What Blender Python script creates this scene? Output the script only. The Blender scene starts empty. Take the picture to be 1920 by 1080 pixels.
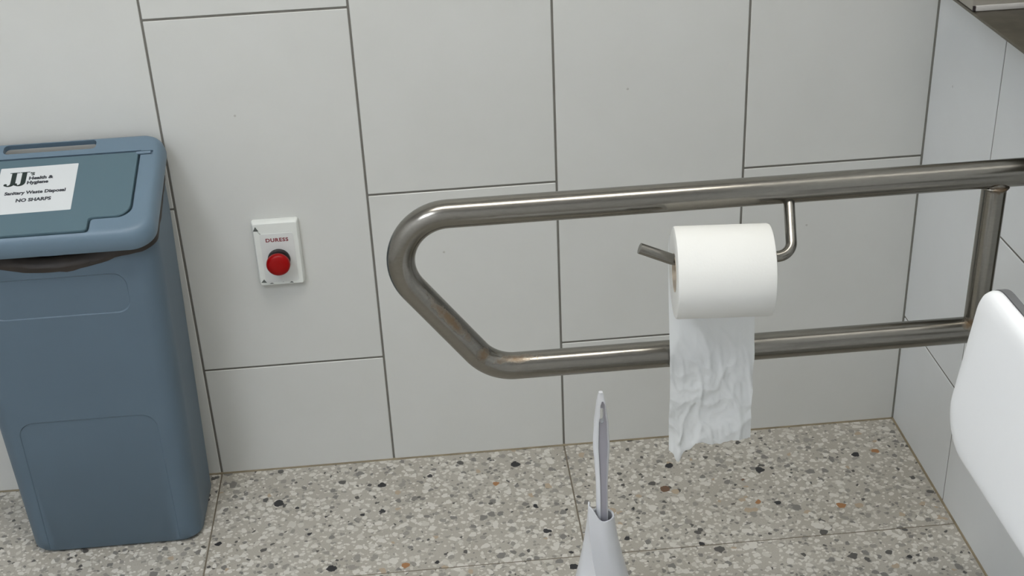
import bpy, bmesh, math, random
from mathutils import Vector, Matrix, noise

random.seed(7)
SC = bpy.context.scene
COL = SC.collection

# ------------------------------------------------------------------ camera
CAM_POS = Vector((-0.7871, -1.9282, 1.3698))
YAW, PITCH, ROLL, FPX = 0.0602, 0.4965, -0.0473, 2498.9
fwd = Vector((math.sin(YAW)*math.cos(PITCH), math.cos(YAW)*math.cos(PITCH), -math.sin(PITCH)))
rgt = Vector((math.cos(YAW), -math.sin(YAW), 0))
upv = rgt.cross(fwd)
r2 = math.cos(ROLL)*rgt + math.sin(ROLL)*upv
u2 = -math.sin(ROLL)*rgt + math.cos(ROLL)*upv
cd = bpy.data.cameras.new('camera')
cd.sensor_width = 36.0
cd.lens = FPX*36.0/1920.0
cd.clip_start = 0.02
cam = bpy.data.objects.new('camera', cd)
COL.objects.link(cam)
cam.matrix_world = Matrix(((r2.x, u2.x, -fwd.x, CAM_POS.x), (r2.y, u2.y, -fwd.y, CAM_POS.y),
                           (r2.z, u2.z, -fwd.z, CAM_POS.z), (0, 0, 0, 1)))
SC.camera = cam

# ------------------------------------------------------------------ world, main light, exposure
world = bpy.data.worlds.new('world')
SC.world = world
world.use_nodes = True
world.node_tree.nodes['Background'].inputs[0].default_value = (0.5, 0.53, 0.58, 1)
world.node_tree.nodes['Background'].inputs[1].default_value = 0.2
LAMPS = [((-0.78, -0.98), (1.2, 0.26), 18.8, (1.0, 0.965, 0.91)), ((-1.90, -2.05), (0.6, 0.6), 23.2, (0.87, 0.92, 1.0))]  # second panel is unseen, added as cool fill from the front left
SC.view_settings.view_transform = 'Standard'
SC.view_settings.look = 'None'
SC.view_settings.gamma = 1.0
SC.view_settings.exposure = 0.0
SC.view_settings.use_curve_mapping = False

# ------------------------------------------------------------------ material helpers
def lin(c):
    return tuple((v/255/12.92 if v/255 <= 0.04045 else ((v/255+0.055)/1.055)**2.4) for v in c) + (1,)

class NT:
    def __init__(s, name):
        s.m = bpy.data.materials.new(name); s.m.use_nodes = True
        s.t = s.m.node_tree; s.b = s.t.nodes['Principled BSDF']
    def n(s, typ, **kw):
        nd = s.t.nodes.new(typ)
        for k, v in kw.items(): setattr(nd, k, v)
        return nd
    def l(s, a, b): s.t.links.new(a, b)
    def inp(s, name, v):
        s.b.inputs[name].default_value = v
    def coord(s, scale=(1, 1, 1), loc=(0, 0, 0), kind='Object'):
        c = s.n('ShaderNodeTexCoord'); m = s.n('ShaderNodeMapping')
        m.inputs['Scale'].default_value = scale; m.inputs['Location'].default_value = loc
        s.l(c.outputs[kind], m.inputs['Vector']); return m.outputs['Vector']
    def noise(s, vec, scale, detail=3, rough=0.5):
        n = s.n('ShaderNodeTexNoise'); n.inputs['Scale'].default_value = scale
        n.inputs['Detail'].default_value = detail; n.inputs['Roughness'].default_value = rough
        if vec is not None: s.l(vec, n.inputs['Vector'])
        return n.outputs['Fac']
    def ramp(s, fac, stops, interp='LINEAR'):
        r = s.n('ShaderNodeValToRGB'); r.color_ramp.interpolation = interp
        el = r.color_ramp.elements
        while len(el) < len(stops): el.new(0.5)
        for e, (p, c) in zip(el, stops):
            e.position = p; e.color = c if len(c) == 4 else tuple(c)+(1,)
        s.l(fac, r.inputs['Fac']); return r.outputs['Color']
    def mix(s, fac, a, b):
        x = s.n('ShaderNodeMix', data_type='RGBA')
        for v, k in ((fac, 0), (a, 6), (b, 7)):
            if hasattr(v, 'is_linked') or hasattr(v, 'links'): s.l(v, x.inputs[k])
            else: x.inputs[k].default_value = v
        return x.outputs[2]
    def math(s, op, a, b=None):
        x = s.n('ShaderNodeMath', operation=op)
        for v, k in ((a, 0), (b, 1)):
            if v is None: continue
            if hasattr(v, 'links'): s.l(v, x.inputs[k])
            else: x.inputs[k].default_value = v
        return x.outputs[0]
    def bump(s, h, strength, dist):
        b = s.n('ShaderNodeBump'); b.inputs['Strength'].default_value = strength
        b.inputs['Distance'].default_value = dist
        s.l(h, b.inputs['Height']); s.l(b.outputs['Normal'], s.b.inputs['Normal'])

M = {}
def simple(name, rgb, rough=0.5, metal=0.0, var=0.0, vscale=20, bump=0.0, bscale=300, spec=0.5):
    k = NT(name); c = lin(rgb)
    v = k.coord()
    if var:
        f = k.noise(v, vscale, 4)
        d = tuple(x*(1-var) for x in c[:3])+(1,); e = tuple(min(1, x*(1+var)) for x in c[:3])+(1,)
        k.l(k.ramp(f, [(0.3, d), (0.7, e)]), k.b.inputs['Base Color'])
    else: k.inp('Base Color', c)
    if bump: k.bump(k.noise(v, bscale, 2), bump, 0.001)
    k.inp('Roughness', rough); k.inp('Metallic', metal); k.inp('Specular IOR Level', spec)
    M[name] = k.m
    return k

def mat_tile(key, c0, c1):
    k = NT('wall_'+key); v = k.coord(kind='Object')
    oi = k.n('ShaderNodeObjectInfo')
    base = k.mix(oi.outputs['Random'], lin(c0), lin(c1))
    sm = k.ramp(k.noise(v, 6, 5, 0.6), [(0.35, (0.97, 0.97, 0.965)), (0.65, (1, 1, 1))])
    x = k.n('ShaderNodeMix', data_type='RGBA', blend_type='MULTIPLY'); x.inputs[0].default_value = 1
    k.l(base, x.inputs[6]); k.l(sm, x.inputs[7])
    # small dark specks
    vo = k.n('ShaderNodeTexVoronoi'); vo.inputs['Scale'].default_value = 9; k.l(k.coord(kind='Object', loc=(0.31, 0.2, 0.7)), vo.inputs['Vector'])
    sp = k.math('LESS_THAN', vo.outputs['Distance'], 0.018)
    k.l(k.mix(k.math('MULTIPLY', sp, 0.35), x.outputs[2], lin((120, 112, 98))), k.b.inputs['Base Color'])
    k.inp('Roughness', 0.34)
    k.bump(k.noise(v, 14, 2), 0.03, 0.004)
    M[key] = k.m

def mat_terrazzo():
    k = NT('terrazzo'); v = k.coord(kind='Generated')
    tc = k.n('ShaderNodeNewGeometry'); pos = tc.outputs['Position']
    wn = k.n('ShaderNodeTexNoise'); wn.inputs['Scale'].default_value = 95; wn.inputs['Detail'].default_value = 2
    k.l(pos, wn.inputs['Vector'])
    sub = k.n('ShaderNodeVectorMath', operation='SUBTRACT'); k.l(wn.outputs['Color'], sub.inputs[0]); sub.inputs[1].default_value = (.5, .5, .5)
    scl = k.n('ShaderNodeVectorMath', operation='SCALE'); k.l(sub.outputs[0], scl.inputs[0]); scl.inputs['Scale'].default_value = 0.011
    add = k.n('ShaderNodeVectorMath', operation='ADD'); k.l(pos, add.inputs[0]); k.l(scl.outputs[0], add.inputs[1])
    wp = add.outputs[0]
    col = k.ramp(k.noise(pos, 9, 4), [(0.3, lin((172, 167, 156))), (0.7, lin((182, 178, 168)))])
    fine = k.ramp(k.noise(pos, 520, 2), [(0.3, (0.86, 0.85, 0.83)), (0.7, (1, 1, 1))])
    x = k.n('ShaderNodeMix', data_type='RGBA', blend_type='MULTIPLY'); x.inputs[0].default_value = 1
    k.l(col, x.inputs[6]); k.l(fine, x.inputs[7]); col = x.outputs[2]
    def layer(col, scale, thr0, thr1, stops, off, dens):
        m = k.n('ShaderNodeMapping'); m.inputs['Location'].default_value = off; m.inputs['Rotation'].default_value = (0, 0, off[0]); k.l(wp, m.inputs['Vector'])
        m.inputs['Scale'].default_value = (1.0, 1.0, 1.0)
        vo = k.n('ShaderNodeTexVoronoi', voronoi_dimensions='2D'); vo.inputs['Scale'].default_value = scale; vo.inputs['Randomness'].default_value = 0.95
        k.l(m.outputs['Vector'], vo.inputs['Vector'])
        sep = k.n('ShaderNodeSeparateColor'); k.l(vo.outputs['Color'], sep.inputs[0])
        # chip size differs per cell
        thr = k.math('ADD', k.math('MULTIPLY', sep.outputs[1], thr1-thr0), thr0)
        inside = k.math('LESS_THAN', vo.outputs['Distance'], thr)
        on = k.math('LESS_THAN', sep.outputs[2], dens)
        chip = k.ramp(sep.outputs[0], stops, 'CONSTANT')
        return k.mix(k.math('MULTIPLY', inside, on), col, chip)
    W = lin((206, 203, 194)); W2 = lin((194, 191, 181)); G = lin((146, 143, 135)); G2 = lin((122, 120, 115)); D = lin((84, 82, 79))
    T = lin((172, 156, 134)); B = lin((44, 44, 46)); O = lin((158, 114, 74)); BR = lin((106, 80, 60))
    col = layer(col, 135, 0.20, 0.46, [(0, W), (0.40, W2), (0.68, G), (0.88, G2), (0.96, D)], (1.3, 0.4, 0), 0.70)
    col = layer(col, 76, 0.20, 0.44, [(0, W), (0.50, W2), (0.70, G), (0.84, G2), (0.94, D), (0.97, T)], (2.1, 3.7, 0), 0.50)
    col = layer(col, 48, 0.14, 0.34, [(0, W), (0.50, W2), (0.62, G), (0.78, G2), (0.90, D), (0.96, T)], (0.7, 5.2, 0), 0.28)
    col = layer(col, 30, 0.08, 0.25, [(0, B), (0.50, D), (0.72, G2), (0.84, BR), (0.94, O)], (4.4, 1.9, 0), 0.14)
    k.l(col, k.b.inputs['Base Color'])
    k.inp('Roughness', 0.42)
    M['terrazzo'] = k.m

def mat_steel():
    k = NT('brushed_steel'); v = k.coord(kind='Object', scale=(12, 40, 40))
    g = k.noise(v, 12, 3, 0.5)
    steel = k.ramp(g, [(0.3, lin((130, 127, 120))), (0.7, lin((137, 134, 127)))])
    # rust in patches with a shape of their own: lower inner bend and the welds
    geo = k.n('ShaderNodeNewGeometry')
    def blob(c, radii):
        s = k.n('ShaderNodeVectorMath', operation='SUBTRACT'); k.l(geo.outputs['Position'], s.inputs[0]); s.inputs[1].default_value = c
        d = k.n('ShaderNodeVectorMath', operation='DIVIDE'); k.l(s.outputs[0], d.inputs[0]); d.inputs[1].default_value = radii
        le = k.n('ShaderNodeVectorMath', operation='LENGTH'); k.l(d.outputs[0], le.inputs[0])
        return k.math('SUBTRACT', 1.0, le.outputs['Value'])
    n2 = k.noise(k.coord(kind='Object'), 130, 5, 0.7)
    # the long streak down the inner side of the sloping tube
    sv = k.n('ShaderNodeVectorMath', operation='SUBTRACT'); k.l(geo.outputs['Position'], sv.inputs[0]); sv.inputs[1].default_value = (-0.7795, -0.614, 0.6205)
    def along(d, r):
        q = k.n('ShaderNodeVectorMath', operation='DOT_PRODUCT'); k.l(sv.outputs[0], q.inputs[0]); q.inputs[1].default_value = d
        return k.math('POWER', k.math('ABSOLUTE', k.math('DIVIDE', q.outputs['Value'], r)), 2.0)
    m = k.math('SUBTRACT', 1.0, k.math('SQRT', k.math('ADD', k.math('ADD', along((0.597, 0, -0.802), 0.046), along((0.802, 0, 0.597), 0.0062)), along((0, 1, 0), 0.013))))
    for c, r in [((-0.745, -0.61, 0.571), (0.010, 0.02, 0.010)), ((-0.706, -0.612, 0.561), (0.032, 0.012, 0.006)),
                 ((-0.155, -0.612, 0.733), (0.016, 0.016, 0.006)), ((-0.168, -0.612, 0.560), (0.011, 0.016, 0.008))]:
        bb = blob(c, r); m = bb if m is None else k.math('MAXIMUM', m, bb)
    rust = k.math('MULTIPLY', k.ramp(k.math('ADD', m, k.math('MULTIPLY', k.math('SUBTRACT', n2, 0.5), 1.7)), [(0.05, (0, 0, 0)), (0.75, (1, 1, 1))]), 0.8)
    k.l(k.mix(rust, steel, lin((98, 76, 44))), k.b.inputs['Base Color'])
    k.l(k.math('SUBTRACT', 1.0, k.math('MULTIPLY', rust, 0.7)), k.b.inputs['Metallic'])
    k.l(k.math('ADD', k.ramp(g, [(0.3, (0.215,)*3), (0.7, (0.23,)*3)]), k.math('MULTIPLY', rust, 0.3)), k.b.inputs['Roughness'])
    M['steel'] = k.m

def mat_paper(name, rgb, trans):
    k = NT(name); v = k.coord()
    k.inp('Base Color', lin(rgb)); k.inp('Roughness', 0.95); k.inp('Specular IOR Level', 0.1)
    k.bump(k.noise(v, 420, 3), 0.12, 0.0008)
    if trans:
        tr = k.n('ShaderNodeBsdfTranslucent'); tr.inputs['Color'].default_value = lin(rgb)
        mx = k.n('ShaderNodeMixShader'); mx.inputs[0].default_value = trans
        out = k.t.nodes['Material Output']
        k.l(k.b.outputs[0], mx.inputs[1]); k.l(tr.outputs[0], mx.inputs[2]); k.l(mx.outputs[0], out.inputs['Surface'])
    M[name] = k.m

def mat_emit(name, rgb, strength):
    k = NT(name)
    k.inp('Base Color', (0.8, 0.8, 0.8, 1)); k.inp('Emission Color', rgb+(1,)); k.inp('Emission Strength', strength)
    M[name] = k.m

mat_tile('tile', (206, 207, 203), (210, 211, 207)); mat_tile('tile_lit_cool', (219, 222, 223), (222, 225, 226)); mat_terrazzo(); mat_steel()  # cool copy: brighter, bluer light on the right wall put into the tile colour
mat_paper('paper', (222, 222, 217), 0); mat_paper('tissue', (232, 234, 233), 0.2)
simple('grout', (112, 110, 103), 0.9, var=0.08, vscale=40)
simple('floor_grout', (118, 110, 96), 0.9, var=0.1, vscale=40)
simple('sealant', (138, 127, 104), 0.6, var=0.25, vscale=25)
simple('corner_sealant', (112, 111, 104), 0.6, var=0.06, vscale=25)
simple('paint', (236, 236, 236), 0.6, var=0.02, vscale=5)
simple('bin_body', (87, 105, 119), 0.48, var=0.03, vscale=9, bump=0.05, bscale=900)
simple('bin_lid', (101, 122, 138), 0.42, var=0.025, vscale=9, bump=0.04, bscale=900)
simple('bin_flap', (83, 107, 117), 0.45, var=0.02, vscale=9, bump=0.04, bscale=900)
simple('liner', (44, 37, 32), 0.55, var=0.3, vscale=25)
simple('label_white', (208, 212, 213), 0.4, var=0.01)
simple('ink_green', (22, 40, 36), 0.5)
simple('ink_grey', (52, 56, 62), 0.5)
simple('ink_red', (128, 44, 52), 0.5)
simple('plate_white', (222, 225, 220), 0.3, var=0.02, vscale=60)
simple('plate_label', (214, 216, 213), 0.35, var=0.02, vscale=60)
simple('chip_grey', (92, 96, 92), 0.7, var=0.3, vscale=200)
simple('black_plastic', (34, 26, 26), 0.5)
simple('red_plastic', (150, 0, 2), 0.35, spec=0.25)
simple('white_plastic', (236, 238, 242), 0.3, var=0.01)
simple('grey_rubber', (172, 170, 178), 0.5, var=0.03)
simple('back_pad', (238, 240, 241), 0.38, var=0.01, vscale=4)
simple('pad_backing', (100, 101, 102), 0.55, var=0.06)
simple('cardboard', (190, 178, 160), 0.9, var=0.06, vscale=60)
simple('shelf_metal', (112, 107, 96), 0.42, 0.85, var=0.16, vscale=45)
simple('dispenser_shell', (150, 146, 136), 0.45, var=0.02)
simple('dispenser_strip', (178, 176, 172), 0.5)
simple('ceramic', (240, 241, 240), 0.12)
for i, (xy, s, e, c) in enumerate(LAMPS): mat_emit('lamp_glow_%d' % i, c, e)

# ------------------------------------------------------------------ mesh helpers
def finish(bm, angle=35):
    bmesh.ops.recalc_face_normals(bm, faces=bm.faces[:])
    me = bpy.data.meshes.new('mesh'); bm.to_mesh(me); bm.free()
    me.shade_smooth(); me.set_sharp_from_angle(angle=math.radians(angle))
    return me

def link(name, me, mat=None, parent=None, loc=None):
    o = bpy.data.objects.new(name, me); COL.objects.link(o)
    if me is not None: me.name = name
    if mat is not None and not me.materials: me.materials.append(M[mat])
    if parent is not None: o.parent = parent
    if loc is not None: o.location = loc
    return o

def obj(name, bm, mat, parent=None, angle=35, loc=None):
    return link(name, finish(bm, angle), mat, parent, loc)

def thing(name, label, cat, loc=(0, 0, 0), group=None):
    o = bpy.data.objects.new(name, None); COL.objects.link(o); o.location = loc
    o.empty_display_size = 0.05
    o['label'] = label; o['category'] = cat
    if group: o['group'] = group
    return o

def struct(o):
    o['kind'] = 'structure'; return o

def add_box(bm, lo, hi, bev=0.0, seg=2):
    vs = [bm.verts.new((x, y, z)) for x in (lo[0], hi[0]) for y in (lo[1], hi[1]) for z in (lo[2], hi[2])]
    fs = [(0, 1, 3, 2), (4, 6, 7, 5), (0, 4, 5, 1), (2, 3, 7, 6), (0, 2, 6, 4), (1, 5, 7, 3)]
    faces = [bm.faces.new([vs[i] for i in f]) for f in fs]
    bmesh.ops.recalc_face_normals(bm, faces=faces)
    if bev:
        es = list({e for f in faces for e in f.edges})
        bmesh.ops.bevel(bm, geom=es, offset=bev, segments=seg, profile=0.5, affect='EDGES')
    return bm

def box(lo, hi, bev=0.0, seg=2):
    return add_box(bmesh.new(), lo, hi, bev, seg)

def add_tube(bm, pts, rad, n=24, caps=True):
    pts = [Vector(p) for p in pts]
    rads = rad if isinstance(rad, (list, tuple)) else [rad]*len(pts)
    rings = []; ref = None
    for i, p in enumerate(pts):
        t = (pts[min(i+1, len(pts)-1)]-pts[max(i-1, 0)]).normalized()
        if ref is None:
            ref = Vector((0, 0, 1)) if abs(t.z) < 0.9 else Vector((0, 1, 0))
        a = (ref - t*ref.dot(t)).normalized(); b = t.cross(a); ref = a
        rings.append([bm.verts.new(p + rads[i]*(math.cos(2*math.pi*k/n)*a + math.sin(2*math.pi*k/n)*b)) for k in range(n)])
    for q, r in zip(rings, rings[1:]):
        for k in range(n): bm.faces.new((q[k], q[(k+1) % n], r[(k+1) % n], r[k]))
    if caps:
        bm.faces.new(rings[0][::-1]); bm.faces.new(rings[-1])
    return bm

def fillet(pts, rads, n=14):
    pts = [Vector(p) for p in pts]; out = [pts[0]]
    for i in range(1, len(pts)-1):
        p = pts[i]; a = (pts[i-1]-p).normalized(); b = (pts[i+1]-p).normalized(); R = rads[i-1]
        h = a.angle(b)/2; d = R/math.tan(h); c = p + (a+b).normalized()*(R/math.sin(h))
        s = p+a*d-c; e = p+b*d-c; tot = s.angle(e); ax = s.cross(e).normalized()
        for k in range(n+1): out.append(c + Matrix.Rotation(tot*k/n, 3, ax) @ s)
    out.append(pts[-1]); return out

def add_lathe(bm, prof, n=40, axis='Z', center=(0, 0, 0), close=True):
    """prof: list of (radius, height); revolve about axis."""
    c = Vector(center); rings = []
    def P(r, h, t):
        u, w = r*math.cos(t), r*math.sin(t)
        return c + {'Z': Vector((u, w, h)), 'X': Vector((h, u, w)), 'Y': Vector((u, h, w))}[axis]
    for r, h in prof:
        if r < 1e-6: rings.append([bm.verts.new(P(0, h, 0))])
        else: rings.append([bm.verts.new(P(r, h, 2*math.pi*k/n)) for k in range(n)])
    def join(q, r):
        for k in range(n):
            a, b = q[k % len(q)], q[(k+1) % len(q)]; d, e = r[k % len(r)], r[(k+1) % len(r)]
            f = []
            for v in (a, b, e, d):
                if v not in f: f.append(v)
            if len(f) > 2: bm.faces.new(f)
    for q, r in zip(rings, rings[1:]): join(q, r)
    if close == 'loop': join(rings[-1], rings[0])
    return bm

def rrect(x0, x1, y0, y1, r, n=8):
    """counter-clockwise rounded rectangle points; r single or (bl, br, tr, tl)"""
    rs = r if isinstance(r, (list, tuple)) else (r,)*4
    out = []
    for (cx, cy, a0), q in zip(((x0, y0, 180), (x1, y0, 270), (x1, y1, 0), (x0, y1, 90)), rs):
        mx = cx + (q if cx == x0 else -q); my = cy + (q if cy == y0 else -q)
        for k in range(n+1):
            a = math.radians(a0+90*k/n); out.append((mx+q*math.cos(a), my+q*math.sin(a)))
    return out

def loft(bm, loops, cap0=True, cap1=True):
    rings = [[bm.verts.new(p) for p in L] for L in loops]
    n = len(rings[0])
    for q, r in zip(rings, rings[1:]):
        for k in range(n): bm.faces.new((q[k], q[(k+1) % n], r[(k+1) % n], r[k]))
    if cap0: bm.faces.new(rings[0][::-1])
    if cap1: bm.faces.new(rings[-1])
    return bm

def boolean(o, cutters):
    """cut the given bmeshes out of o, once, leaving a plain mesh"""
    tmp = []
    for c in cutters:
        me = bpy.data.meshes.new('c'); bmesh.ops.recalc_face_normals(c, faces=c.faces[:]); c.to_mesh(me); c.free()
        t = bpy.data.objects.new('c', me); COL.objects.link(t); tmp.append(t)
        md = o.modifiers.new('b', 'BOOLEAN'); md.operation = 'DIFFERENCE'; md.solver = 'EXACT'; md.object = t
    bpy.context.view_layer.update()
    dg = bpy.context.evaluated_depsgraph_get()
    me = bpy.data.meshes.new_from_object(o.evaluated_get(dg))
    o.modifiers.clear(); old = o.data; o.data = me; me.name = o.name
    for t in tmp:
        m_ = t.data; bpy.data.objects.remove(t); bpy.data.meshes.remove(m_)
    me.shade_smooth(); me.set_sharp_from_angle(angle=math.radians(35))
    return o

def text_mesh(s, size, bold=0.0, extrude=0.00015, spacing=1.0, sx=1.0):
    cu = bpy.data.curves.new('t', 'FONT'); cu.body = s; cu.size = size; cu.align_x = 'CENTER'; cu.align_y = 'CENTER'
    cu.offset = bold; cu.extrude = extrude; cu.space_character = spacing; cu.resolution_u = 3
    t = bpy.data.objects.new('t', cu); COL.objects.link(t)
    bpy.context.view_layer.update()
    me = bpy.data.meshes.new_from_object(t.evaluated_get(bpy.context.evaluated_depsgraph_get()))
    bpy.data.objects.remove(t); bpy.data.curves.remove(cu)
    if sx != 1: me.transform(Matrix.Diagonal((sx, 1, 1, 1)))
    return me

def text(name, s, size, mat, parent, mw, bold=0.0, spacing=1.0, sx=1.0):
    me = text_mesh(s, size, bold, spacing=spacing, sx=sx); me.transform(mw)
    me.materials.clear()
    return link(name, me, mat, parent)

# ------------------------------------------------------------------ setting: room shell
XL, YF, H = -2.7, -2.9, 2.5
JX = [-0.292-0.3*k for k in range(9)]
JW = 0.0034
floor = struct(obj('floor', box((XL-0.1, YF-0.1, -0.12), (0.1, 0.1, -0.0012)), 'floor_grout'))
wall_back = struct(obj('wall_back', box((XL-0.1, 0.0012, -0.12), (0.1, 0.12, H)), 'grout'))
wall_right = struct(obj('wall_right', box((0.0012, YF-0.1, -0.12), (0.12, 0.0012, H)), 'grout'))
wall_left = struct(obj('wall_left', box((XL-0.12, YF-0.1, -0.12), (XL, 0.0012, H)), 'paint'))
wall_front = struct(obj('wall_front', box((XL, YF-0.12, -0.12), (0.0012, YF, H)), 'paint'))
ceiling = struct(obj('ceiling', box((XL-0.12, YF-0.12, H), (0.12, 0.12, H+0.1)), 'paint'))

def tile_mesh(w, h, key='', cache={}):
    k = (round(w, 4), round(h, 4), key)
    if k not in cache:
        bm = bmesh.new(); b = 0.0008
        lo = rrect(-w/2, w/2, -h/2, h/2, b, 1); li = rrect(-w/2+b, w/2-b, -h/2+b, h/2-b, b*0.5, 1)
        loft(bm, [[(x, y, -0.004) for x, y in lo], [(x, y, -b) for x, y in lo], [(x, y, 0) for x, y in li]])
        cache[k] = finish(bm, 50); cache[k].shade_flat()
    return cache[k]

def place_tile(parent, me, mat, mw):
    o = link('tile', me, None, parent)
    if not me.materials: me.materials.append(M[mat])
    o.matrix_world = mw
    return o

# wall tiles: columns 300 wide, 600 high, joints half offset
ZA, ZB = 0.2105, 0.5080
def rows(z0):
    zs = [0.0]; z = z0
    while z < H: zs.append(z); z += 0.6
    zs.append(H); return zs
RB = Matrix(((1, 0, 0, 0), (0, 0, -1, 0), (0, 1, 0, 0), (0, 0, 0, 1)))      # faces -y
RR = Matrix(((0, 0, -1, 0), (-1, 0, 0, 0), (0, 1, 0, 0), (0, 0, 0, 1)))     # faces -x
edges = [0.0]+JX
edges = [e for e in edges if e > XL]+[XL]
for i in range(len(edges)-1):
    x1, x0 = edges[i], edges[i+1]
    zs = rows(ZB if i % 2 == 0 else ZA)
    for z0, z1 in zip(zs, zs[1:]):
        w, h = x1-x0-JW, z1-z0-JW
        if w < 0.01 or h < 0.01: continue
        mw = Matrix.Translation(((x0+x1)/2, 0, (z0+z1)/2)) @ RB
        place_tile(wall_back, tile_mesh(w, h), 'tile', mw)
yedges = [0.0]
y = -0.2423
while y > YF: yedges.append(y); y -= 0.3
yedges.append(YF)
for i in range(len(yedges)-1):
    y1, y0 = yedges[i], yedges[i+1]
    zs = rows(ZA if i % 2 == 0 else ZB+0.004)
    for z0, z1 in zip(zs, zs[1:]):
        w, h = y1-y0-JW, z1-z0-JW
        if w < 0.01 or h < 0.01: continue
        place_tile(wall_right, tile_mesh(w, h, 'r'), 'tile_lit_cool', Matrix.Translation((0, (y0+y1)/2, (z0+z1)/2)) @ RR)
# floor tiles 600 x 600, first row cut to 300, next row shifted half a tile
FJ = 0.0024
def floor_row(y0, y1, xs):
    for x1, x0 in zip(xs, xs[1:]):
        place_tile(floor, tile_mesh(x1-x0-FJ, y1-y0-FJ, 'f'), 'terrazzo', Matrix.Translation(((x0+x1)/2, (y0+y1)/2, 0)))
ry = [0, -0.3]
while ry[-1]-0.6 > YF: ry.append(ry[-1]-0.6)
ry.append(YF)
for i, (y1, y0) in enumerate(zip(ry, ry[1:])):
    x = -0.592
    xs = [0.0]
    while x > XL: xs.append(x); x -= 0.6
    xs.append(XL)
    floor_row(y0, y1, xs)

# sealant beads in the corners
def bead(name, a, b, r, mat):
    return struct(obj(name, add_tube(bmesh.new(), [a, b], r, 8), mat))
bead('trim_1', (XL, 0.001, 0.000), (0, 0.001, 0.000), 0.0027, 'sealant')
bead('trim_2', (0.001, YF, 0.000), (0.001, 0, 0.000), 0.0034, 'sealant')
bead('trim_3', (0.001, 0.001, 0.004), (0.001, 0.001, H), 0.0040, 'corner_sealant')

# ------------------------------------------------------------------ ceiling lamps
for i, ((lx, ly), s, e, c) in enumerate(LAMPS):
    t = thing('ceiling_light', ['long narrow white ceiling light panel above the grab rail',
                                'unseen cool white ceiling panel added as fill from the front left'][i], 'light', (lx, ly, H), 'ceiling light panels')
    hx, hy = s[0]/2, s[1]/2
    fr = bmesh.new()
    for lo, hi in (((-hx-.02, -hy-.02, -.03), (hx+.02, -hy, 0)), ((-hx-.02, hy, -.03), (hx+.02, hy+.02, 0)),
                   ((-hx-.02, -hy, -.03), (-hx, hy, 0)), ((hx, -hy, -.03), (hx+.02, hy, 0))): add_box(fr, lo, hi)
    obj('frame', fr, 'paint', t)
    obj('diffuser', box((-hx, -hy, -.02), (hx, hy, -.005)), 'lamp_glow_%d' % i, t)

# ------------------------------------------------------------------ grab rail with roll holder
RY = -0.600; RR_ = 0.0160
ZT, ZBT = 0.7475, 0.5455
PX = -0.157
rail = thing('grab_rail', 'brushed stainless steel drop-down grab rail with a rusty lower bend', 'grab rail', (-0.012, RY, 0.62))
def L(o_or_bm, base):       # move a bmesh built in world space into a thing's space
    bmesh.ops.translate(o_or_bm, verts=o_or_bm.verts[:], vec=-Vector(base)); return o_or_bm
B = rail.location.copy()
path = fillet([(-0.012, RY, ZT), (-0.885, RY, ZT), (-0.735, RY, ZBT), (PX, RY, ZBT)], [0.056, 0.056], 24)
obj('rail_tube', L(add_tube(bmesh.new(), path, RR_, 40), B), 'steel', rail, 60)
obj('post', L(add_tube(bmesh.new(), [(PX, RY, ZT-0.008), (PX, RY, ZBT+0.004)], 0.0138, 32), B), 'steel', rail, 60)
def weld(name, c, R, axis, r=0.0022):
    bm = bmesh.new(); pr = [(R+r*math.cos(a), r*math.sin(a)) for a in [2*math.pi*k/8 for k in range(8)]]
    add_lathe(bm, pr, 36, axis, c, close='loop')
    for v in bm.verts:
        v.co += Vector((noise.noise(v.co*260), noise.noise(v.co*260+Vector((5, 0, 0))), noise.noise(v.co*260+Vector((0, 5, 0)))))*0.0008
    return obj(name, L(bm, B), 'steel', rail, 60)
weld('weld_bead', (PX, RY, ZT-0.0150), 0.0138, 'Z')
weld('weld_bead', (PX-0.0125, RY, ZBT), 0.0135, 'X')
# wall flange and hinge at the far end
pl = bmesh.new(); loft(pl, [[(x, RY+a, z) for a, z in rrect(-.05, .05, .48, .80, .012)] for x in (-0.0005, -0.008)])
obj('wall_plate', L(pl, B), 'steel', rail)
hb = bmesh.new(); add_box(hb, (-0.075, RY-.026, ZT-.03), (-0.008, RY-.0165, ZT+.03), .002); add_box(hb, (-0.075, RY+.0165, ZT-.03), (-0.008, RY+.026, ZT+.03), .002)
obj('hinge_bracket', L(hb, B), 'steel', rail)
# rod that carries the paper roll
RODY = -0.655
rp = fillet([(-0.3945, RY-0.006, ZT-0.010), (-0.4035, -0.6615, 0.6955), (-0.5310, -0.6505, 0.6955), (-0.5690, -0.6470, 0.7115)], [0.018, 0.03], 14)
obj('roll_holder', L(add_tube(bmesh.new(), rp, 0.0062, 20), B), 'steel', rail, 60)

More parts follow.
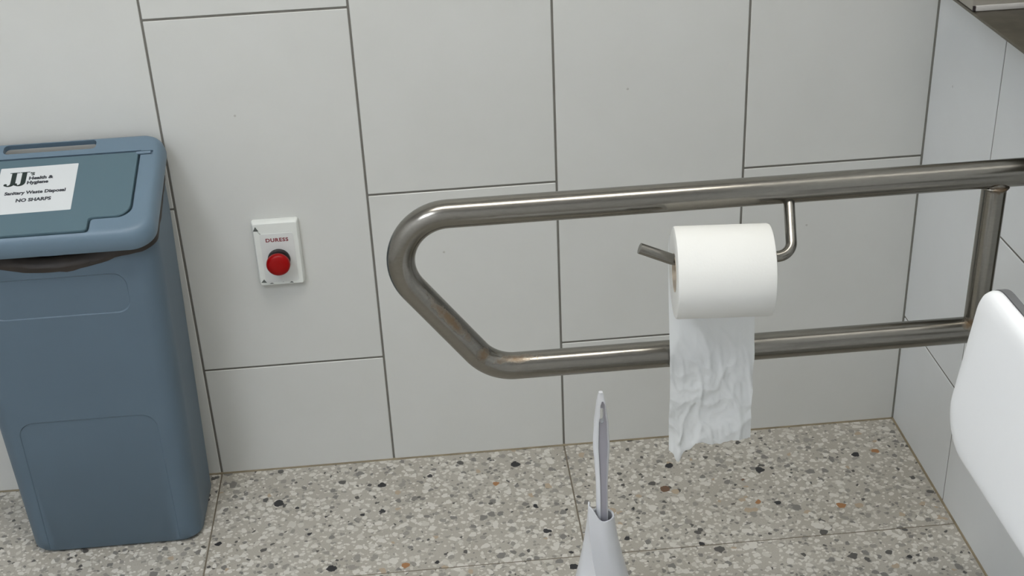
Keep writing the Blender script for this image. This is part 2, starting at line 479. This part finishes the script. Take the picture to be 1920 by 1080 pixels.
# ------------------------------------------------------------------ toilet paper roll
RX0, RX1 = -0.5320, -0.4265
RC = Vector((0, RODY, 0.6800))
RO, RI = 0.0510, 0.0205
roll = thing('toilet_paper', 'white toilet paper roll hanging on the grab rail with a torn loose end', 'toilet paper', (RX0, RODY, RC.z-RO))
B = roll.location.copy()
bm = bmesh.new()
prof = [(RI+.0012, RX0+.001), (RO-.003, RX0), (RO-.0008, RX0+.0008), (RO, RX0+.003), (RO, RX1-.003), (RO-.0008, RX1-.0008), (RO-.003, RX1), (RI+.0012, RX1-.001)]
add_lathe(bm, prof, 72, 'X', RC, close='loop')
for v in bm.verts:
    d = v.co-RC; d.x = 0
    if d.length > 0.04: v.co += d.normalized()*0.0006*noise.noise(Vector((v.co.x*14, v.co.y*40, v.co.z*40)))
XC = (RX0+RX1)/2; RYAW = math.radians(5)
spin = lambda b: (bmesh.ops.rotate(b, cent=(XC, RC.y, RC.z), matrix=Matrix.Rotation(-RYAW, 3, 'Z'), verts=b.verts[:]), b)[1]
obj('paper_winding', L(spin(bm), B), 'paper', roll, 40)
bm = bmesh.new(); add_lathe(bm, [(RI, RX0+.0005), (RI+.001, RX0+.0005), (RI+.001, RX1-.0005), (RI, RX1-.0005)], 40, 'X', RC, close='loop')
obj('core', L(spin(bm), B), 'cardboard', roll, 40)
# the hanging sheet: leaves the back of the roll, lies against the lower bar, hangs free below with a torn edge
bm = bmesh.new(); NU, NV = 56, 110
z_end = lambda u: 0.455
def sheet_pt(u, s):
    """u 0..1 across, s 0..1 along"""
    x0, x1 = RX0+0.004, RX1-0.002
    # torn edge: short tongue at the left, step at the right
    if u < 0.05: end = 0.945+0.2*u
    elif u < 0.17: end = 0.958+0.042*math.sin(math.pi*(u-0.05)/0.12)
    elif u < 0.27: end = 0.958-0.10*(u-0.17)
    elif u < 0.31: end = 0.948-0.6*(u-0.27)
    elif u < 0.84: end = 0.922+0.006*math.sin(u*14)
    else: end = 0.915+0.02*(u-0.84)
    end += 0.006*noise.noise(Vector((u*26, 3.1, 0)))+0.003*noise.noise(Vector((u*70, 9.1, 0)))
    t = s*end
    A0 = 0.45                                   # wound part: from the back of the roll downwards
    if t < 0.10:
        a = A0*(1-t/0.10); R = RO+0.0012
        y = RC.y+R*math.cos(a); z = RC.z+R*math.sin(a)
    else:
        q = (t-0.10)/0.90
        z = RC.z-q*0.275
        y = RC.y+RO+0.0012
        yb = RY-RR_-0.0016                       # front of the lower bar
        k = min(1, max(0, (RC.z-z)/(RC.z-(ZBT-0.004)))); k = k*k*(3-2*k)
        y = y*(1-k)+yb*k
        if z < ZBT-0.004:
            d = ZBT-0.004-z; y += -0.02*d
    x = x0+(x1-x0)*u
    if t < 0.10: kk = 0.0
    else: kk = k
    y += -(x-XC)*math.tan(RYAW)*(1-kk)
    f = max(0, min(1, (t-0.30)/0.30)); f = f*f
    N = lambda a, b, c: noise.noise(Vector((a, b, c)))
    ridge = lambda a, b, c: (1-min(1, abs(N(a, b, c))*3.2))**2
    w = 0.0015*N(u*2.2, t*3, 1)*min(1, t*2)
    w += f*(0.0036*ridge(u*1.6+t*1.9, t*2.2-u*1.0, 4)+0.0026*ridge(u*2.6-t*2.6, t*3.4+u*1.3, 9)+0.0018*ridge(u*4+t*4, t*8-u*4, 15)+0.0009*ridge(u*9+t*9, t*16-u*5, 25)+0.0022*N(u*2.6, t*5, 21))
    near = math.exp(-((z-ZBT)/0.024)**2)
    y -= abs(w)*near+w*(1-near)
    return Vector((x+f*0.0014*N(t*7, 2, u), y, z))
grid = [[bm.verts.new(sheet_pt(i/NU, j/NV)) for i in range(NU+1)] for j in range(NV+1)]
for j in range(NV):
    for i in range(NU): bm.faces.new((grid[j][i], grid[j][i+1], grid[j+1][i+1], grid[j+1][i]))
obj('loose_sheet', L(bm, B), 'tissue', roll, 180)

# ------------------------------------------------------------------ sanitary bin
bin_ = thing('sanitary_bin', 'blue-grey plastic sanitary waste bin with sloped lid standing against the wall', 'bin', (-1.340, -0.1, 0))
B = bin_.location.copy()
def rrect_sub(x0, x1, y0, y1, r, n=10, m=24):
    p = rrect(x0, x1, y0, y1, r, n); out = []
    for c in range(4):
        out += p[c*(n+1):(c+1)*(n+1)]
        a = Vector(p[(c+1)*(n+1)-1]); b = Vector(p[((c+1)*(n+1)) % len(p)])
        for k in range(1, m): out.append(tuple(a.lerp(b, k/m)))
    return out
BX = -1.339
def body_loop(z, ins=0.0):
    t = z/0.56
    return rrect_sub(-1.474-0.018*t+ins, -1.204+0.016*t-ins, -0.183-0.004*t+ins, -0.022-ins, 0.030)
def topz(x, y):             # top edge: dips in the middle of the front, rises with the lid towards the back
    z = 0.533+(y+0.187)*0.33
    if y < -0.12:
        k = max(0, min(1, (0.142-abs(x-BX))/0.13)); z -= 0.023*k*k*(3-2*k)
    return z
loops = [[(x, y, z) for x, y in body_loop(z, i)] for z, i in ((0, .010), (.003, .004), (.010, 0), (.03, 0), (.12, 0), (.25, 0), (.38, 0), (.46, 0))]
up = body_loop(.53)
loops.append([(x, y, .46+(topz(x, y)-.46)*.6) for x, y in up])
loops.append([(x, y, topz(x, y)-.0015) for x, y in up])
up2 = body_loop(.53, .0015); loops.append([(x, y, topz(x, y)) for x, y in up2])
up3 = body_loop(.53, .0050); loops.append([(x, y, topz(x, y)) for x, y in up3])
loops.append([(x, y, .42) for x, y in up3])
body = obj('body', loft(bmesh.new(), loops), 'bin_body')
def cut_panel(x0, x1, z0, z1, r, depth, m=1.0):
    bm = bmesh.new(); Ls = []
    for y, o in ((-0.25, .06), (-0.1845, .0022), (-0.1845+depth, -.0005)):
        Ls.append([(x, y - (0.004*z/0.56), z) for x, z in rrect(x0-o, x1+o, z0-o, z1+o, [q+max(o, -.001) for q in (r if isinstance(r, (list, tuple)) else (r,)*4)], 10)])
    return loft(bm, Ls)
def panel(x0, x1, z0, z1, r, depth):
    bm = bmesh.new(); Ls = []
    for y, o in ((-0.20, .0), (-0.1842, .0), (-0.1830+depth, -.0022)):
        Ls.append([(x, y-0.004*z/0.56, z) for x, z in rrect(x0-o, x1+o, z0-o, z1+o, r, 10)])
    return loft(bm, Ls)
boolean(body, [panel(-1.445, -1.2385, .432, .499, .020, .0016), panel(-1.447, -1.236, .004, .254, (.004, .004, .024, .024), .0014)])
body.parent = bin_; body.data.transform(Matrix.Translation(-B))

# dark liner bag: crumpled lip folded over the body's top edge
bm = bmesh.new(); prof_n = 9
ring = body_loop(.53, -0.0006); ring_in = body_loop(.53, .012)
vs = []
for k, (x, y) in enumerate(ring):
    xi, yi = ring_in[k]; tz = topz(x, y); row = []
    hang = 0.0025+0.002*noise.noise(Vector((x*22, y*22, 3)))
    for j in range(prof_n):
        q = j/(prof_n-1)
        if q < 0.5:
            w = q/0.5; px, py, pz = x, y, tz-hang*(1-w)+0.006*w
        else:
            w = (q-0.5)/0.5; px, py, pz = x+(xi-x)*w, y+(yi-y)*w, tz+0.006+0.012*math.sin(w*1.6)
        c = noise.noise(Vector((x*70+q*9, y*70, q*5)))*0.0022*(1 if q > 0 else .3)
        d = Vector((x-xi, y-yi)).normalized()
        row.append(bm.verts.new((px+d.x*abs(c), py+d.y*abs(c), pz+noise.noise(Vector((x*50, y*50, q*6+9)))*0.003)))
    vs.append(row)
for a, b in zip(vs, vs[1:]+vs[:1]):
    for j in range(prof_n-1): bm.faces.new((a[j], b[j], b[j+1], a[j+1]))
obj('liner_bag', L(bm, B), 'liner', bin_, 180)

# lid, built flat in (x, v, w): v runs down the slope from the back edge, w is up from the lid plane
SL = math.atan(0.34)
LID = Matrix.Translation((BX, -0.014, 0.6435)) @ Matrix.Rotation(SL, 4, 'X')      # local +y = towards the wall
def lidloop(ins, w, dv=0.0):
    return [(x, y, w) for x, y in rrect_sub(-0.155+ins, 0.155-ins, -0.216+ins+dv, 0.0-ins*0.6, (0.036-ins*.3, 0.036-ins*.3, 0.022, 0.022), 10, 6)]
Ls = [lidloop(.006, -.036, .004), lidloop(.001, -.033), lidloop(0, -.027), lidloop(.0005, -.020), lidloop(.002, -.011), lidloop(.005, -.005), lidloop(.009, -.0014), lidloop(.015, 0)]
lid = obj('lid', loft(bmesh.new(), Ls), 'bin_lid')
def flap_outline(g):
    """outline of the flap: main rectangle, rounded lower corners, tongue in the middle; g grows it"""
    X, T, V0, V1, V2 = 0.121+g, 0.064+g, -0.043+g, -0.178-g, -0.203-g
    half = [(0, V2)]
    half += [(T-.006, V2)] + [(T-.006+.006*math.sin(a), V2+.006-.006*math.cos(a)) for a in [math.pi/2*k/4 for k in range(1, 5)]]
    half += [(T, V1-.005)] + [(T+.005-.005*math.cos(a), V1-.005+.005*math.sin(a)) for a in [math.pi/2*k/3 for k in range(1, 4)]]
    R = .022
    half += [(X-R+R*math.sin(a), V1+R-R*math.cos(a)) for a in [math.pi/2*k/8 for k in range(0, 9)]]
    half += [(X, V0)]
    return half + [(-x, v) for x, v in half[:0:-1]]
pocket = loft(bmesh.new(), [[(x, v, w) for x, v in flap_outline(.0034)] for w in (-.009, .02)])
slot = loft(bmesh.new(), [[(x, v, w) for x, v in rrect(-.080, .056, -.0285, -.0085, .007, 6)] for w in (-.08, .02)])
under = box((-.125, -.040, -.09), (.125, .02, -.0085))
hp = box((.121, -.050, -.003), (.142, -.041, .02))
hp2 = box((-.142, -.050, -.003), (-.121, -.041, .02))
boolean(lid, [pocket, slot, under, hp, hp2])
lid.data.transform(Matrix.Translation(-B) @ LID); lid.parent = bin_
fo = lambda g, w: [(x, v, w) for x, v in flap_outline(g)]
bm = loft(bmesh.new(), [fo(0, -.006), fo(0, -.0008), fo(-.0008, .0006)])
bm.transform(Matrix.Translation(-B) @ LID)
obj('flap', bm, 'bin_flap', bin_)
for s_ in (-1, 1):
    bm = add_tube(bmesh.new(), [(s_*.118, -.0455, -.0005), (s_*.139, -.0455, -.0005)], .0026, 12)
    bm.transform(Matrix.Translation(-B) @ LID); obj('hinge_pin', bm, 'bin_lid', bin_)
# printed sticker on the flap
LBW, LBH = 0.1115, 0.0985
LM = Matrix.Translation(-B) @ LID @ Matrix.Translation((-0.0195, -0.1100, 0.0006)) @ Matrix.Rotation(math.radians(0.6), 4, 'Z')
bm = loft(bmesh.new(), [[(x, v, w) for x, v in rrect(-LBW/2, LBW/2, -LBH/2, LBH/2, .001, 2)] for w in (0, .0003)])
bm.transform(LM)
sticker = obj('sticker', bm, 'label_white', bin_); sticker['label'] = 'white printed sticker on the flap'
def on_label(x, y): return LM @ Matrix.Translation((x, y, .0003))
def letter_J(cx, cy, h):
    """bold serif J: top serif, thick stem, hook with a ball"""
    bm = bmesh.new(); w = h*0.24
    def poly(pts):
        loft(bm, [[(cx+x, cy+y, z) for x, y in pts] for z in (0, .00025)])
    poly([(-w*.9, h*.5), (-w*.9, h*.46), (w*1.05, h*.46), (w*1.05, h*.5)])
    st = [(-w/2, h*.46), (w/2, h*.46), (w/2, -h*.22)]
    st = [(w/2, h*.46), (-w/2, h*.46), (-w/2, -h*.30)]
    a_in = [(-w*.5-(.62*w)*(1-math.cos(a)), -h*.30-.13*h*math.sin(a)) for a in [math.pi*.62*k/8 for k in range(1, 9)]]
    a_out = [(w*.5-(1.35*w)*(1-math.cos(a))*.92, -h*.24-.27*h*math.sin(a)) for a in [math.pi*.66*k/10 for k in range(10, -1, -1)]]
    poly(st+a_in+a_out)
    poly([(-w*1.45+.085*h*math.cos(t), -h*.37+.085*h*math.sin(t)) for t in [2*math.pi*k/14 for k in range(14)]])
    return bm
for cx in (-.0345, -.0200):
    bm = letter_J(cx, .0235, .0295); bm.transform(on_label(0, 0)); obj('lettering', bm, 'ink_green', sticker)
text('lettering', "'S", .0085, 'ink_green', sticker, on_label(-.0085, .0330), .0004, sx=1.15)
text('lettering', 'Health &', .0085, 'ink_grey', sticker, on_label(.0045, .0238), .0005, sx=1.12)
text('lettering', 'Hygiene', .0085, 'ink_grey', sticker, on_label(.0010, .0145), .0005, sx=1.1)
text('lettering', 'Sanitary Waste Disposal', .0088, 'ink_grey', sticker, on_label(.0005, -.0065), .00042, sx=1.0)
text('lettering', 'NO SHARPS', .0092, 'ink_grey', sticker, on_label(.0, -.0225), .00045, sx=1.02)

# ------------------------------------------------------------------ duress button plate
du = thing('duress_button', 'white wall switch plate with a red mushroom button marked DURESS', 'panic button', (-1.041, 0, 0.3665))
B = du.location.copy()
PT = 0.0125
bm = bmesh.new()
def pls(ins, y, dz=0): return [(x, y, z) for x, z in rrect(-1.078+ins, -1.004-ins, .3665+ins, .4805-ins, max(.0015, .004-ins*.3), 5)]
loft(bm, [pls(0, 0), pls(0, -.004), pls(.0018, -PT+.0015), pls(.0032, -PT)])
obj('plate', L(bm, B), 'plate_white', du)
bm = bmesh.new(); loft(bm, [[(x, y, z) for x, z in rrect(-1.0665, -1.0135, .374, .460, .004, 5)] for y in (-PT+.0005, -PT-.0007)])
obj('label_panel', L(bm, B), 'plate_label', du)
bc = (-1.0405, .4150)
def ylathe(prof, mat, name, n=40):
    return obj(name, L(add_lathe(bmesh.new(), prof, n, 'Y', (bc[0], 0, bc[1])), B), mat, du, 40)
ylathe([(0, -PT), (.0178, -PT), (.0178, -PT-.005), (.0160, -PT-.0062), (0, -PT-.0062)], 'black_plastic', 'collar')
ylathe([(0, -PT-.005), (.0115, -PT-.005), (.0115, -PT-.014), (0, -PT-.014)], 'black_plastic', 'stem')
ylathe([(0, -.0250), (.0135, -.0250), (.0170, -.0270), (.0188, -.0310), (.0186, -.0350), (.0172, -.0375), (.0145, -.0392), (.008, -.0402), (0, -.0405)], 'red_plastic', 'red_button')
text('lettering', 'DURESS', .0085, 'ink_red', du, Matrix.Translation(-B) @ Matrix.Translation((-1.0400, -PT-.0007, .4485)) @ Matrix.Rotation(math.pi/2, 4, 'X'), .0003, 1.12, 1.12)
def chip(pts, y=-PT-.0002):
    bm = bmesh.new(); loft(bm, [[(x, yy, z) for x, z in pts] for yy in (y+.0004, y-.0002)]); obj('chipped_spot', L(bm, B), 'chip_grey', du)
chip([(-1.0752, .4660), (-1.0668, .4655), (-1.0712, .4735)])
chip([(-1.0690, .4650), (-1.0640, .4590), (-1.0645, .4605)])
chip([(-1.0738, .3745), (-1.0650, .3738), (-1.0690, .3800)])
chip([(-1.0610, .3712), (-1.0540, .3715), (-1.0575, .3730)])
chip([(-1.0440, .3755), (-1.0380, .3730), (-1.0405, .3765)])
chip([(-1.0290, .3712), (-1.0225, .3708), (-1.0255, .3732)])

# ------------------------------------------------------------------ toilet brush and holder
BP = Vector((-0.5935, -0.500, 0))
br = thing('toilet_brush', 'white toilet brush with a grey gripped handle standing in its holder', 'toilet brush', (BP.x, BP.y, 0.012))
B = Vector((BP.x, BP.y, 0.012))
def handle_w(z):            # half width of the handle over height
    ks = [(.20, .0079), (.24, .0079), (.292, .0079), (.318, .0092), (.352, .0110), (.386, .0094), (.412, .0068), (.428, .0042), (.4335, .0026)]
    for (a, p), (b, q) in zip(ks, ks[1:]):
        if z <= b: t = (z-a)/(b-a); t = t*t*(3-2*t); return p+(q-p)*t
    return ks[-1][1]
zs = [.12+.01*k for k in range(31)]+[.4235, .427, .430, .4325, .4335]
Ls = []
for z in zs:
    w = handle_w(max(z, .20)); d = .0065 if z < .42 else .0065*max(.45, (.4345-z)/.0145)
    Ls.append([(BP.x+x, BP.y+y, z) for x, y in rrect(-w, w, -d, d, min(w, d)*.75, 5)])
hd = obj('handle', loft(bmesh.new(), Ls), 'white_plastic')
gl = []
for z in [.12+.01*k for k in range(30)]+[.4165, .422]:
    w = handle_w(max(z, .2))*.56 if z < .40 else handle_w(z)*(.45 if z < .42 else .2)
    gl.append((w, z))
def groove(y0, y1, off, k=1.0):
    return loft(bmesh.new(), [[(BP.x+off-w*k, BP.y+y0, z), (BP.x+off+w*k, BP.y+y0, z), (BP.x+off+w*k, BP.y+y1, z), (BP.x+off-w*k, BP.y+y1, z)] for w, z in gl])
hole = loft(bmesh.new(), [[(BP.x+.0005+x, BP.y+yy, z) for x, z in rrect(-.0026, .0026, .388, .412, .0025, 5)] for yy in (-.03, .03)])
boolean(hd, [groove(-.03, -.0035, .0015), hole])
hd.data.transform(Matrix.Translation(-B)); hd.parent = br
gi = groove(-.0047, -.0030, .0015, .98)
grip = obj('grip_insert', gi, 'grey_rubber')
hole = loft(bmesh.new(), [[(BP.x+.0005+x, BP.y+yy, z) for x, z in rrect(-.0026, .0026, .388, .412, .0025, 5)] for yy in (-.03, .03)])
boolean(grip, [hole]); grip.data.transform(Matrix.Translation(-B)); grip.parent = br
# brush head down in the holder
bm = bmesh.new(); add_lathe(bm, [(0, .03), (.020, .03), (.030, .045), (.031, .10), (.022, .12), (0, .122)], 24, 'Z', (BP.x, BP.y, 0))
for v in bm.verts: v.co += Vector((v.co.x-BP.x, v.co.y-BP.y, 0))*0.08*math.sin(v.co.z*900)
obj('bristle_head', L(bm, B), 'white_plastic', br)
# holder: tall flaring shell, its left wall rises to a peak, ridge down the front
hold = thing('toilet_brush_holder', 'white plastic flared toilet brush holder with a pointed rim on the terrazzo floor', 'brush holder', (BP.x, BP.y, 0))
def hold_loop(z, ins=0.0):
    ks = [(0, .055), (.05, .051), (.09, .0445), (.13, .0368), (.168, .0278), (.205, .0208), (.24, .0168), (.28, .015)]
    for (a, p), (b, q) in zip(ks, ks[1:]):
        if z <= b: R = p+(q-p)*(z-a)/(b-a)-ins; break
    out = []; n = 72
    rid = math.radians(268-66*max(0, min(1, (z-.10)/.15))**1.4)   # a crease runs from the peak round to the front
    for k in range(n):
        a = rid+2*math.pi*k/n
        d = min(k, n-k)*360/n                                  # two flat faces meet at the crease
        ra = R/math.cos(math.radians(40-d)) if d < 40 else R
        out.append((BP.x+ra*math.cos(a)-0.001, BP.y+ra*math.sin(a)*.95, z))
    return out
def rim(x, y, z):           # the rim climbs on the left side to a rounded point
    a = math.atan2(y-BP.y, x-BP.x); k = max(0, math.cos(a-math.radians(196)))
    return z+0.028*k**4*max(0, (z-.14)/.10)
H_ = [.0, .004, .03, .06, .09, .12, .15, .18, .20, .22, .236]
Ls = [[(x, y, rim(x, y, z)) for x, y, z in hold_loop(z)] for z in H_]
Ls += [[(x, y, rim(x, y, z)+.0006) for x, y, z in hold_loop(.236, .0012)]]
Ls += [[(x, y, max(.008, rim(x, y, z))) for x, y, z in hold_loop(z, .0026)] for z in (.235, .22, .18, .12, .06, .01)]
obj('shell', L(loft(bmesh.new(), Ls), BP), 'white_plastic', hold, 24)

# ------------------------------------------------------------------ padded backrest over the toilet
BKX = -0.308
bk = thing('back_cushion', 'white padded toilet backrest with grey backing plate on a steel arm', 'backrest', (0, -1.09, 0.69))
B = bk.location.copy()
def bk_loop(ins, x):
    zb, zt = .598+ins, .791-ins
    pts = []
    for yl, zz, s_ in ((0, zb, 0),): pass
    ybl, ytl = -0.872-ins, -0.915-ins; ybr, ytr = -1.308+ins, -1.265+ins
    cs = [Vector((ybr, zb)), Vector((ybl, zb)), Vector((ytl, zt)), Vector((ytr, zt))]
    for i in range(4):
        p = cs[i]; a = (cs[i-1]-p).normalized(); b = (cs[(i+1) % 4]-p).normalized()
        R = (.042 if i in (0, 1) else .036)-ins*.6
        h = math.acos(max(-1, min(1, a.dot(b))))/2; d = R/math.tan(h); c = p+(a+b).normalized()*(R/math.sin(h))
        s = p+a*d-c; e = p+b*d-c; ang = math.atan2(s.x*e.y-s.y*e.x, s.dot(e))
        for k in range(11):
            t = ang*k/10; pts.append((x, c.x+s.x*math.cos(t)-s.y*math.sin(t), c.y+s.x*math.sin(t)+s.y*math.cos(t)))
    return pts
bm = bmesh.new()
loft(bm, [bk_loop(.001, BKX+.0125), bk_loop(0, BKX+.0115), bk_loop(0, BKX+.0085), bk_loop(.0012, BKX+.005), bk_loop(.004, BKX+.0022), bk_loop(.009, BKX+.0003), bk_loop(.020, BKX-.0010)])
obj('pad', L(bm, B), 'back_pad', bk, 60)
bm = bmesh.new(); loft(bm, [bk_loop(-.0005, BKX+.0127), bk_loop(-.0005, BKX+.0200), bk_loop(.002, BKX+.0215)])
obj('backing_plate', L(bm, B), 'pad_backing', bk, 40)
bm = bmesh.new(); add_tube(bm, fillet([(BKX+.0205, -.946, .756), (-.05, -.946, .756), (-.05, -1.234, .756), (BKX+.0205, -1.234, .756)], [.03, .03], 8), .0125, 24)
obj('support_arm', L(bm, B), 'steel', bk, 60)
bm = box((-.060, -1.13, .70), (-.0005, -1.05, .80), .003)
obj('wall_bracket', L(bm, B), 'steel', bk)

# ------------------------------------------------------------------ shelf on the right wall and dispenser on it
sh = thing('wall_shelf', 'dull brown-grey metal shelf fixed to the right wall above the grab rail', 'shelf', (0, -0.4, 0.83))
B = sh.location.copy()
SX, SZ = -0.100, 0.8555
obj('shelf_plate', L(box((SX, -0.80, SZ-.004), (-.0004, -0.10, SZ), .0008), B), 'shelf_metal', sh)
for yy in (-.72, -.2):
    bm = bmesh.new(); loft(bm, [[(-.002, yb, SZ-.0045), (SX+.01, yb, SZ-.0045), (-.002, yb, SZ-.03)] for yb in (yy-.0015, yy+.0015)])
    obj('shelf_bracket', L(bm, B), 'shelf_metal', sh)
dp = thing('paper_dispenser', 'pale grey box dispenser standing on the metal shelf in the corner', 'dispenser', (-.05, -.24, SZ))
B = dp.location.copy()
obj('case', L(box((SX+.0003, -0.3485, SZ+.0004), (-.001, -0.13, SZ+.24), .002, 2), B), 'dispenser_shell', dp)
obj('front_strip', L(box((SX+.0040, -0.3520, SZ+.0004), (-.001, -0.3486, SZ+.0075), .0008), B), 'dispenser_strip', dp)
obj('catch', L(box((SX+.0004, -0.3515, SZ+.0004), (SX+.0038, -0.3486, SZ+.0070), .0005), B), 'black_plastic', dp)

# ------------------------------------------------------------------ toilet below the backrest (just outside the frame)
TY = -1.118
wc = thing('toilet', 'white ceramic wall-faced toilet pan below the white padded backrest', 'toilet', (0, TY, 0))
def d_loop(x_front, hw, z, x_back=-0.0015, n=28):
    out = [(x_back, TY+hw*.86, z)]
    for k in range(n+1):
        a = math.pi/2-math.pi*k/n
        out.append((x_front+0.25-0.25*math.cos(a), TY+hw*math.sin(a), z))
    out.append((x_back, TY-hw*.86, z))
    return out
bm = loft(bmesh.new(), [d_loop(-.56, .125, 0), d_loop(-.565, .125, .02), d_loop(-.60, .130, .15), d_loop(-.68, .155, .30), d_loop(-.72, .170, .37), d_loop(-.725, .172, .405), d_loop(-.715, .165, .412)])
pan = obj('pan', bm, 'ceramic')
def oval(hx, hy, z, cx=-.50, n=48): return [(cx+hx*math.cos(2*math.pi*k/n), TY+hy*math.sin(2*math.pi*k/n), z) for k in range(n)]
boolean(pan, [loft(bmesh.new(), [oval(.05, .05, .20), oval(.13, .09, .30), oval(.19, .125, .40), oval(.19, .125, .45)])])
pan.data.transform(Matrix.Translation((0, -TY, 0))); pan.parent = wc
bm = bmesh.new()
rings = [oval(.225, .172, .413), oval(.228, .175, .420), oval(.225, .172, .434), oval(.20, .15, .440), oval(.165, .112, .436), oval(.160, .108, .420), oval(.165, .112, .413)]
vr = [[bm.verts.new((x, y-TY, z)) for x, y, z in r] for r in rings]
for a, b in zip(vr, vr[1:]+vr[:1]):
    for k in range(48): bm.faces.new((a[k], a[(k+1) % 48], b[(k+1) % 48], b[k]))
obj('seat', bm, 'white_plastic', wc, 60)
